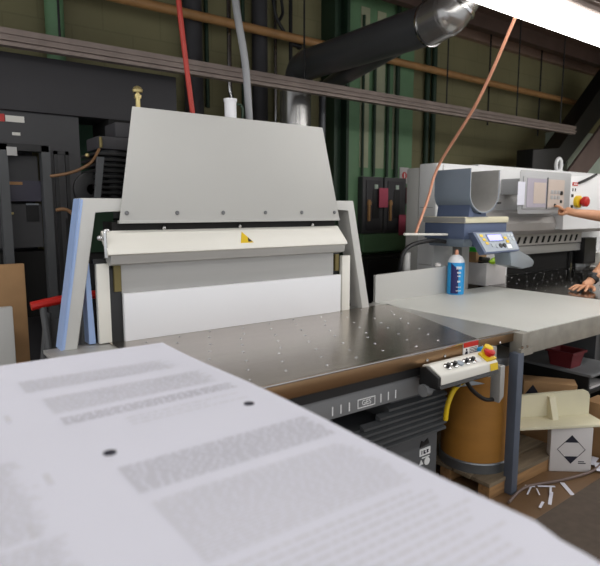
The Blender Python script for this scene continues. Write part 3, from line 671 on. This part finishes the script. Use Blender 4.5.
# ------------------------------------------------------------------ overhead rail, pipes, ducts, cables
t = thing('overhead_rail', (3.3,4.0,2.6), 'long grey metal rail hanging across the room in front of the wall', 'rail')
MB().box(-1.5,7.55,3.97,4.03,2.612,2.632).box(-1.5,7.55,3.98,4.02,2.632,2.68).box(-1.5,7.55,3.965,4.035,2.68,2.715).box(-1.5,7.55,3.955,4.0,2.64,2.655).build('channel', 'rail', t)
for x in (1.0,3.0,4.9,6.2,7.2): MB().cyl((x,4,2.71),(x,4,4.05),.008,n=8).build('hanger_rod', 'black', t)
tag(MB().cyl((-2,4.84,3.37),(10.5,4.84,3.32),.042,n=16).build('brown_pipe', 'brownpipe'), 'brown horizontal pipe running along the upper wall', 'pipe')
cond = [(4.55,.016,'dkgreen',2.0,3.8,'thin green conduit rising from the left breaker box'),(4.73,.02,'dkgreen',2.0,3.7,'green conduit rising between the breaker boxes, second from left'),
        (4.95,.02,'dkgreen',2.0,3.7,'green conduit above the right breaker box, third from left'),(5.10,.028,'dkgreen',2.0,4.05,'thicker green conduit above the right breaker box'),
        (5.42,.03,'dkgreen',0,4.05,'dark green pipe left of the fire extinguisher sign'),(5.80,.035,'dkgreen',0,4.05,'dark green pipe right of the extinguisher sign'),(5.93,.035,'dkgreen',0,4.05,'rightmost dark green pipe beside the white cutter'),
        (2.44,.09,'soft',2.3,4.05,'thick dark pipe beside the red cable'),(1.22,.075,'green',2.4,4.05,'grey green pipe at upper left above the dark enclosure'),
(3.19,.08,'soft',1.5,4.05,'thick dark pipe behind the grey hose'),
        (2.62,.02,'dkgreen',2.6,4.05,'thin green conduit left of the grey hose'),(3.03,.02,'dkgreen',2.0,4.05,'thin conduit right of the grey hose'),(3.42,.02,'chrome',1.6,4.05,'thin bright steel conduit behind the hood')]
for x, r, m_, z0, z1, lb in cond:
    tag(MB().cyl((x,5.09-r if not 4.3<x<5.42 else 4.94-r,z0),(x,5.09-r if not 4.3<x<5.42 else 4.94-r,z1),r,n=12).build('conduit', m_), lb, 'pipe', 'pipes on the wall')
tag(MB().cyl((7.0,4.97,4.05),(7.0,4.97,2.8),.012,n=8).build('drop_wire', 'black'), 'thin dark wire hanging down the wall right of the cord', 'wire', 'wires on the wall')
tag(MB().cyl((8.3,4.97,4.05),(8.3,4.97,2.75),.012,n=8).build('drop_wire', 'black'), 'thin dark wire hanging down the wall near the black slanting duct', 'wire', 'wires on the wall')
tag(MB().tube([(2.80,4.95,4.05),(2.80,4.95,2.9),(2.81,4.95,2.72),(2.83,4.95,2.62),(2.77,4.95,2.42),(2.74,4.95,2.25),(2.74,4.95,1.6)],.024,12).build('steel_conduit','chrome'), 'bent bright steel conduit on the wall behind the white air filter', 'pipe', 'pipes on the wall')
# main exhaust duct
D = thing('exhaust_duct', (3.25,4.45,0), 'large galvanised exhaust duct sweeping up from behind the hood', 'duct')
r = .135
MB().cyl((3.24,4.48,.6),(3.24,4.46,2.72),.15,n=28).build('vertical_duct', 'shiny', D)
MB().tube([(3.24,4.46,2.66),(3.25,4.43,2.80),(3.24,4.36,2.91),(3.22,4.2,2.93)],.135,24,6).build('rear_elbow', 'duct', D)
MB().cyl((3.23,4.28,2.93),(3.04,2.62,2.84),r,n=28).build('long_duct', 'duct', D)
e = MB()
e.cyl((3.042,2.64,2.841),(3.03,2.48,2.86),r+.004,n=28).ball((3.03,2.48,2.86),r+.003).cyl((3.03,2.48,2.86),(3.08,2.40,3.0),r+.004,n=28).ball((3.08,2.40,3.0),r+.003).cyl((3.08,2.40,3.0),(3.10,2.40,4.05),r+.004,n=28)
e.build('front_elbow', 'shiny', D)
e = MB()
for p0, p1 in (((3.043,2.65,2.8415),(3.042,2.635,2.841)),((3.05,2.455,2.90),(3.055,2.447,2.915)),((3.08,2.40,3.06),(3.08,2.40,3.07))): e.cyl(p0,p1,r+.012,n=28)
e.build('seam_ring', 'chrome', D)
MB().tube([(3.62,4.52,.9),(3.62,4.52,2.70),(3.60,4.45,2.80),(3.55,4.25,2.82),(3.30,3.5,2.82),(3.15,3.0,2.83)],[.035,.036,.06,.075,.08,.08],18,6).build('branch_duct', 'duct', D)
tag(MB().cyl((3.05,2.72,3.0),(3.05,2.72,4.05),.006,n=8).build('duct_hanger', 'black'), 'thin black rod hanging the exhaust duct from the ceiling', 'rod')
# slanting duct and brown member
tag(MB().prism([(7.1,0),(7.75,0),(7.75,2.13),(9.6,3.55),(9.4,3.95),(7.75,2.46),(7.1,2.42)], 'y', 4.3, 4.55, .01).build('slanting_duct', 'black'), 'black square duct slanting up to the right behind the cutter', 'duct')
tag(MB().prism([(7.76,0),(8.2,0),(8.35,2.05),(9.95,3.2),(9.75,3.6),(7.9,2.12)], 'y', 4.25, 4.29).build('brown_brace', 'rust'), 'brown slanting panel below the black duct at right', 'brace')
# hanging cables
tag(MB().tube([(1.32,2.88,4.05),(1.31,2.88,3.1),(1.325,2.88,2.75),(1.355,2.88,2.45),(1.395,2.88,2.116)],.0145).build('red_cable', 'redcable'), 'red cable hanging from the ceiling into the hood', 'cable')
tag(MB().tube([(1.62,2.90,4.05),(1.66,2.90,3.1),(1.69,2.90,2.75),(1.745,2.90,2.45),(1.77,2.90,2.116)],.022).build('grey_hose', 'greyhose'), 'grey air hose hanging from the ceiling into the hood', 'hose')
tag(MB().tube([(3.245,2.14,2.80),(3.42,2.52,2.36),(3.53,2.89,1.94),(3.40,3.13,1.66),(3.36,3.15,1.41)] if 0 else [(3.28,2.16,2.80),(3.40,2.50,2.36),(3.56,2.96,1.955),(3.45,2.97,1.68),(3.32,2.97,1.42)],.011,10,8).build('copper_cord', 'pinkcord'), 'pale copper coloured cord hanging from the strip light to the scale', 'cord')
t = thing('chain_hoist', (3.52,4.9,2.6), 'black hanging chain with hooks on the upper wall', 'chain')
MB().cyl((3.52,4.93,2.55),(3.52,4.93,4.05),.02,n=8).build('chain', 'black', t)
MB().tube([(3.52,4.93,3.36),(3.44,4.93,3.42),(3.34,4.93,3.55),(3.30,4.93,3.75)],.018).tube([(3.40,4.93,3.75),(3.42,4.93,3.60),(3.36,4.93,3.50)],.016).build('hook', 'black', t)
MB().cyl((3.52,4.93,3.32),(3.62,4.93,3.31),.022).ball((3.63,4.93,3.31),.035).build('latch', 'black', t)
MB().ball((3.52,4.93,2.58),.05,(1,.8,1.1)).build('weight', 'black', t)

# ------------------------------------------------------------------ breaker boxes and other wall things
def breaker(x0, x1, label):
    t = thing('breaker_box', ((x0+x1)/2,4.9,1.32), label, 'breaker box', 'breaker boxes')
    MB().box(x0,x1,4.86,4.95,1.32,1.99,.008).build('case', 'panel', t)
    d = MB().box(x0+.05,x1-.05,4.848,4.862,1.36,1.95,.006).build('door', 'soft', t)
    xm = x0+.2
    MB().box(xm-.05,xm+.05,4.842,4.85,1.5,1.84).build('breaker_slot', 'black', d)
    MB().box(xm-.025,xm+.025,4.838,4.85,1.85,1.90).build('lamp', 'palegreen', d)
    MB().box(x0+.07,x0+.10,4.83,4.85,1.47,1.72).box(x0+.06,x0+.11,4.825,4.85,1.66,1.70).build('handle', 'brownpipe', d)
    return t
t1 = breaker(4.505,4.835,'left of two dark breaker boxes on the green wall column'); t2 = breaker(4.86,5.235,'right of two dark breaker boxes, next to the white cutter')
for (x0,x1,z0,z1,lb) in ((4.735,4.88,1.63,1.86,'upper pink tag hanging between the two breaker boxes'),(5.08,5.2,1.29,1.54,'lower pink tag hanging on the right breaker box')):
    tag(MB().box(x0,x1,4.818,4.824,z0,z1).build('paper_tag', 'pinktag', smooth=False), lb, 'tag', 'pink tags')
tag(MB().box(4.5,5.3,4.83,4.95,1.10,1.315,.006).build('wire_trough', 'green'), 'green metal trough below the breaker boxes', 'trough')
t = thing('black_cabinet', (4.85,4.75,0), 'black floor cabinet under the green trough', 'cabinet')
MB().box(4.32,5.4,4.6,4.95,0,1.06,.01).build('body', 'void', t); 
for x0 in (4.34,4.87): MB().box(x0,x0+.51,4.585,4.6,.03,1.03,.004).build('door', 'black', t)
t = thing('extinguisher_sign', (5.28,4.9,1.98), 'small white sign with a red extinguisher mark on the wall', 'sign')
MB().box(5.20,5.36,4.935,4.95,1.93,2.13).build('plate', 'carton', t)
MB().cyl((5.28,4.934,2.03),(5.28,4.936,2.03),.045,n=20).build('red_disc', 'red', t); MB().box(5.272,5.288,4.931,4.934,2.0,2.06).build('mark', 'white', t)
tag(MB().box(5.24,5.37,4.82,4.95,1.68,1.88,.006).build('alarm_box', 'crate'), 'dark red box on the wall under the extinguisher sign', 'box')

# ------------------------------------------------------------------ left: dark enclosure, rack, compressor, boards
E_ = thing('dark_enclosure', (.5,4.4,0), 'large charcoal steel enclosure in the left background', 'enclosure')
MB().box(-2,1.90,4.2,4.6,2.26,2.63,.01).build('header', 'soft', E_)
MB().box(.945,1.157,4.24,4.56,0,2.04).box(-2,1.157,4.24,4.56,2.04,2.26).build('front_panel', 'panel', E_)
MB().box(1.36,1.90,4.2,4.6,0,2.26).build('right_panel', 'void', E_)
n_ = MB().box(.40,.68,4.234,4.24,2.185,2.235).build('nameplate', 'red', E_); n_['label'] = 'red nameplate with white script'
MB().tube([(.43,4.232,2.205),(.47,4.232,2.222),(.50,4.232,2.205),(.54,4.232,2.218),(.58,4.232,2.203),(.64,4.232,2.216)],.005,6).build('script', 'carton', n_)
MB().box(.685,.80,4.234,4.24,2.187,2.228).build('nameplate', 'cream', E_)
MB().box(.72,.77,4.234,4.24,2.10,2.12).build('data_plate', 'cream', E_)
MB().box(-2,.9,4.56,4.6,0,2.04).build('inner_wall', 'soft', E_)
R_ = thing('equipment_rack', (.6,4.3,0), 'dark metal equipment rack standing in the opening of the charcoal enclosure', 'rack')
for x in (.61,.872): MB().box(x,x+.055,4.12,4.2,0,2.03).build('upright', 'dkgrey', R_)
MB().box(-.4,.92,4.12,4.2,1.99,2.035).build('top_rail', 'black', R_)
MB().box(.66,.72,4.11,4.13,1.955,2.01).build('latch', 'rollgrey', R_)
MB().box(.60,.87,4.25,4.5,1.80,1.97).build('grey_unit', 'panel', R_)
u = MB().box(.60,.88,4.22,4.5,1.66,1.80).build('slate_unit', 'purple', R_)
MB().box(.68,.76,4.214,4.22,1.77,1.79).build('orange_plate', 'brownpipe', u)
MB().box(.60,.88,4.26,4.5,1.34,1.64).build('panel_unit', 'panel', R_)
MB().box(.78,.86,4.25,4.262,1.52,1.64).build('black_window', 'black', R_)
MB().box(.62,.66,4.25,4.262,1.52,1.64).build('black_window', 'black', R_)
MB().box(.78,.86,4.245,4.25,1.635,1.645).box(.60,.64,4.245,4.25,1.635,1.645).box(.72,.78,4.245,4.25,1.29,1.30).box(.75,.80,4.245,4.25,1.12,1.13).build('bright_edge', 'silver', R_)
MB().box(.66,.70,4.25,4.255,1.57,1.585).build('small_plate', 'brass', R_)
MB().box(.60,.90,4.24,4.5,.85,1.31).build('dark_void_block', 'void', R_)  # black block paints the dark empty bay of the rack
tag(MB().box(.30,.592,3.38,3.42,0,1.305,.004).build('brown_board', 'card'), 'brown wooden board standing left of the jogging machine', 'board')
tag(MB().box(.20,.495,3.22,3.26,0,1.095,.006).build('hardboard_sheet', 'hood'), 'grey panel standing at the far left edge in front of the brown board', 'panel')
t = thing('trestle', (.75,3.2,0), 'grey metal trestle with a red top bar behind the jogging machine', 'trestle')
MB().tube([(.58,3.2,1.09),(.72,3.2,1.11),(.92,3.2,1.125)],.024,10).build('top_bar', 'red', t)
for (p0,p1) in (((.64,3.2,1.08),(.70,3.1,0)),((.66,3.2,1.05),(.56,3.32,0)),((.86,3.2,1.1),(.88,3.1,0)),((.86,3.2,1.1),(.84,3.32,0))):
    MB().cyl(p0,p1,.02,n=10).build('leg', 'dkgrey', t)
MB().box(.66,.9,3.24,3.26,.6,1.0).build('side_sheet', 'dkgrey', t)
t = thing('air_compressor', (1.12,3.55,0), 'black air compressor with finned cylinders left of the hood', 'compressor')
MB().box(.92,1.42,3.4,3.8,0,1.55,.02).build('base_frame', 'void', t)
b = MB()
for k in range(9): b.box(.99,1.30,3.33,3.62,1.66+k*.032,1.676+k*.032,.004)
b.cyl((1.15,3.48,1.55),(1.15,3.48,1.96),.10,n=20)
b.build('finned_cylinder', 'black', t)
MB().box(1.02,1.29,3.36,3.60,1.955,2.03,.012).build('cylinder_head', 'soft', t)
MB().box(1.13,1.32,3.38,3.58,2.03,2.12,.012).build('air_intake', 'soft', t)
MB().lathe((.98,3.42,1.72), [(.10,0),(.10,.03),(.085,.035),(.03,.035),(.03,0)], 28, (0,-1,0)).build('flywheel', 'black', t)
MB().hexa([(.955,3.27,1.60),(.985,3.27,1.60),(.985,3.29,1.60),(.955,3.29,1.60)],[(.985,3.27,1.90),(1.025,3.27,1.90),(1.025,3.29,1.90),(.985,3.29,1.90)]).build('belt_guard', 'dkgrey', t)
MB().box(.78,.80,3.38,3.40,1.0,1.93).box(.84,.86,3.38,3.40,1.5,1.93).box(.78,.86,3.38,3.40,1.91,1.93).build('guard_frame', 'black', t)
MB().tube([(1.02,3.34,1.95),(.96,3.3,1.87),(.88,3.3,1.82),(.80,3.3,1.795),(.74,3.32,1.785)],.0085).build('brown_hose', 'brownhose', t)
MB().ball((.93,3.27,1.905),.012).build('brass_fitting', 'brass', t)
MB().cyl((1.03,3.34,1.96),(1.03,3.34,2.02),.009).build('brass_valve', 'oldbrass', t)
MB().tube([(.76,3.32,1.60),(.82,3.32,1.60),(.87,3.32,1.54),(.92,3.34,1.40)],.010).build('lower_hose', 'brownhose', t)
MB().box(.86,1.10,3.39,3.40,1.35,1.62).build('green_plate', 'dkgreen', t)

# ------------------------------------------------------------------ person at the cutter (only the arms reach into view)
P_ = thing('person', (5.45,1.72,0), 'person at the cutter, one hand on its table, one pressing a console key', 'person')
def skin_mesh(verts, edges, radii, root, name, m, parent, sub=2):
    me = bpy.data.meshes.new(name); me.from_pydata(verts, edges, [])
    o = bpy.data.objects.new(name, me); C.objects.link(o)
    sk = o.modifiers.new('s', 'SKIN'); sk.use_smooth_shade = True
    for i, rr in enumerate(radii):
        d = me.skin_vertices[0].data[i]; d.radius = rr if isinstance(rr, tuple) else (rr, rr); d.use_root = (i == root)
    sb = o.modifiers.new('u', 'SUBSURF'); sb.levels = sub; sb.render_levels = sub
    bpy.context.view_layer.update()
    dg = bpy.context.evaluated_depsgraph_get()
    nm = bpy.data.meshes.new_from_object(o.evaluated_get(dg))
    bpy.data.objects.remove(o)
    b = MB(); b.bm.from_mesh(nm); bpy.data.meshes.remove(nm); bpy.data.meshes.remove(me)
    return b.build(name, m, parent)
class Sk:
    def __init__(s): s.v=[]; s.e=[]; s.r=[]
    def add(s, p, r, prev=None):
        s.v.append(tuple(p)); s.r.append(r)
        if prev is not None: s.e.append((prev, len(s.v)-1))
        return len(s.v)-1
    def chain(s, pts, prev):
        for p, r in pts: prev = s.add(p, r, prev)
        return prev
LS, LE, LW = Vector((5.13,2.0,1.62)), Vector((5.05,2.21,1.27)), Vector((4.735,2.285,1.00))
RS, RE, RW = Vector((5.58,2.05,1.66)), Vector((5.37,2.455,1.535)), Vector((5.13,2.675,1.575))
k = Sk()
pel = k.add((5.47,1.72,1.18), (.20,.15))
ch = k.chain([((5.44,1.78,1.38),(.185,.14)),((5.40,1.88,1.56),(.20,.14)),((5.385,1.95,1.70),(.15,.12))], pel)
nk = k.chain([((5.38,1.985,1.77),.085),((5.372,2.02,1.84),.078)], ch)
hd = k.chain([((5.365,2.06,1.91),.115),((5.36,2.08,2.02),(.13,.145)),((5.36,2.07,2.12),(.11,.12))], nk)
a = k.chain([(LS,.075),(LS.lerp(LE,.5),.064),(LE,.052),(LE.lerp(LW,.35),.054),(LE.lerp(LW,.75),.043),(LW,.036)], ch)
# left hand flat on the table, pointing -X
k.chain([((4.68,2.285,.972),(.030,.044)),((4.63,2.283,.965),(.024,.048))], a)
a = k.chain([(RS,.078),(RS.lerp(RE,.5),.066),(RE,.055),(RE.lerp(RW,.35),.055),(RE.lerp(RW,.75),.043),(RW,.036)], ch)
k.chain([((5.135,2.72,1.59),(.030,.042)),((5.14,2.765,1.60),(.026,.046))], a)
for sx in (-1,1):
    k.chain([((5.47+sx*.11,1.72,1.05),.135),((5.47+sx*.13,1.74,.62),.095),((5.47+sx*.135,1.72,.38),.085),((5.47+sx*.14,1.70,.08),.05),((5.47+sx*.15,1.88,.05),.05)], pel)
body = skin_mesh(k.v, k.e, k.r, 0, 'body', 'skin', P_)
def finger(pts, rads, name='finger'):
    q = Sk(); q.chain(list(zip(pts, rads)), None)
    return skin_mesh(q.v, q.e, q.r, 0, name, 'skin', body, 2)
# left hand: fingers spread on the table
for (y0, y1, ln, dz) in ((2.247,2.205,.125,0),(2.270,2.255,.150,0),(2.295,2.302,.142,0),(2.318,2.345,.112,0)):
    x0 = 4.62
    finger([(x0+.02,y0,.966),(x0-.03,y0+(y1-y0)*.25,.974),(x0-ln*.55,y0+(y1-y0)*.65,.962),(x0-ln,y1,.944)],[.014,.0135,.012,.009])
finger([(4.69,2.25,.965),(4.655,2.215,.962),(4.61,2.185,.952),(4.575,2.175,.945)],[.017,.016,.014,.010], 'thumb')
# right hand: index pressing, others curled
finger([(5.115,2.77,1.61),(5.108,2.80,1.632),(5.112,2.828,1.637),(5.12,2.851,1.632)],[.014,.0135,.012,.010])
for (dx, dz) in ((.022,0),(.046,-.006),(.068,-.016)):
    finger([(5.115+dx,2.765,1.605+dz),(5.118+dx,2.805,1.612+dz),(5.122+dx,2.82,1.585+dz),(5.122+dx,2.80,1.566+dz)],[.0145,.0135,.012,.010])
finger([(5.11,2.715,1.58),(5.10,2.745,1.562),(5.105,2.785,1.560),(5.115,2.805,1.568)],[.017,.015,.013,.010], 'thumb')
# wristwatch
w = MB(); d = (LE-LW).normalized(); c0 = LW+d*.035
w.cyl(c0-d*.016, c0+d*.016, .047, .050, 24)
wt = w.build('wristwatch', 'black', P_); wt['label'] = 'black wristwatch'
MB().cyl(c0+Vector((0,-.01,.04)), c0+Vector((0,-.012,.056)), .024, n=20).build('watch_face', 'dkgrey', wt)
# clothing
def garment(name, m, keep, off):
    """cloth that follows the body: the body's own faces there, moved out along their normals"""
    b = MB(); b.bm.from_mesh(body.data)
    o0 = Vector(ORG[body.name])
    for v in b.bm.verts: v.co += o0
    b.bm.normal_update()
    n = {v: v.normal.copy() for v in b.bm.verts}
    for v in b.bm.verts: v.co += n[v]*off
    bmesh.ops.delete(b.bm, geom=[f for f in b.bm.faces if not keep(f.calc_center_median())], context='FACES')
    bmesh.ops.delete(b.bm, geom=[v for v in b.bm.verts if not v.link_faces], context='VERTS')
    ext = bmesh.ops.extrude_face_region(b.bm, geom=b.bm.faces[:])
    for v in [g for g in ext['geom'] if isinstance(g, bmesh.types.BMVert)]: v.co += v.normal*.006
    return b.build(name, m, P_)
def on_arm(p, A, B):
    d = B-A; t = (p-A).dot(d)/d.dot(d); return t, (A+d*t-p).length
def is_shirt(p):
    for A, B, W_ in ((LS,LE,LW),(RS,RE,RW)):
        t, d = on_arm(p, A, B); u, e = on_arm(p, B, W_)
        if t > .62 and d < .12: return False
        if e < .1 and u > -.3 and t > .6: return False
        if u > .1 and e < .16: return False
    return p.z > 1.10 and p.z < 1.765 and (p-Vector((5.37,2.04,1.86))).length > .10
garment('shirt', 'shirt', is_shirt, .016)
cn = Vector((-.02,.35,.94)).normalized(); cu_ = cn.orthogonal().normalized(); cv_ = cn.cross(cu_)
MB().tube([Vector((5.382,1.985,1.768))+(cu_*math.cos(2*PI*k_/24)+cv_*math.sin(2*PI*k_/24))*.112 for k_ in range(25)], .022, 10, 2).build('collar', 'shirt', P_)
garment('trousers', 'jeans', lambda p: .10 < p.z < 1.16 and (p-LW).length > .3 and p.y < 1.95, .014)
for sx in (-1,1): MB().box(5.47+sx*.145-.055,5.47+sx*.145+.055,1.62,1.95,0,.10,.03,3).build('shoe', 'black', P_)
b = MB().ball((5.36,2.055,2.10),.128,(1,1.05,1))
bmesh.ops.delete(b.bm, geom=[v for v in b.bm.verts if v.co.z < 2.08 and v.co.y > 2.05 or v.co.z < 2.02], context='VERTS')
b.build('hair', 'hair', P_)
for sx in (-1,1):
    MB().ball((5.36+sx*.042,2.185,2.05),.014).build('eye', 'black', P_); MB().ball((5.36+sx*.108,2.07,2.03),.03,(.4,.7,1)).build('ear', 'skin', P_)
MB().hexa([(5.34,2.18,1.99),(5.38,2.18,1.99),(5.36,2.225,1.995)],[(5.352,2.18,2.06),(5.368,2.18,2.06),(5.36,2.19,2.06)],.004).build('nose', 'skin', P_)
MB().ball((5.36,2.188,1.945),.03,(1,.5,.3)).build('mouth', 'pinktag', P_)

# ------------------------------------------------------------------ to metres
for me in bpy.data.meshes: me.transform(Matrix.Scale(S, 4))
for o in C.objects: o.location = o.location*S

# ------------------------------------------------------------------ world, camera, view
w = bpy.data.worlds.new('room_ambient'); bpy.context.scene.world = w; w.use_nodes = True
bg = w.node_tree.nodes['Background']; bg.inputs['Color'].default_value = (.95,.97,1.,1); bg.inputs['Strength'].default_value = .75
cam = bpy.data.cameras.new('camera'); co = bpy.data.objects.new('camera', cam); C.objects.link(co)
F = 555.; th = math.atan(73/F); az = math.radians(53.55)
cam.sensor_width = 36; cam.lens = F/600*36; cam.sensor_fit = 'HORIZONTAL'
co.location = Vector((0,0,1.6))*S
fw = Vector((math.cos(az)*math.cos(th), math.sin(az)*math.cos(th), -math.sin(th)))
co.rotation_euler = fw.to_track_quat('-Z','Y').to_euler()
cam.dof.use_dof = True; cam.dof.focus_distance = 3.2*S; cam.dof.aperture_fstop = 4.0
cam.clip_start = .02
sc_ = bpy.context.scene; sc_.camera = co
sc_.view_settings.view_transform = 'Standard'; sc_.view_settings.look = 'None'
sc_.view_settings.exposure = .38; sc_.view_settings.gamma = 1.
sc_.view_settings.use_curve_mapping = False
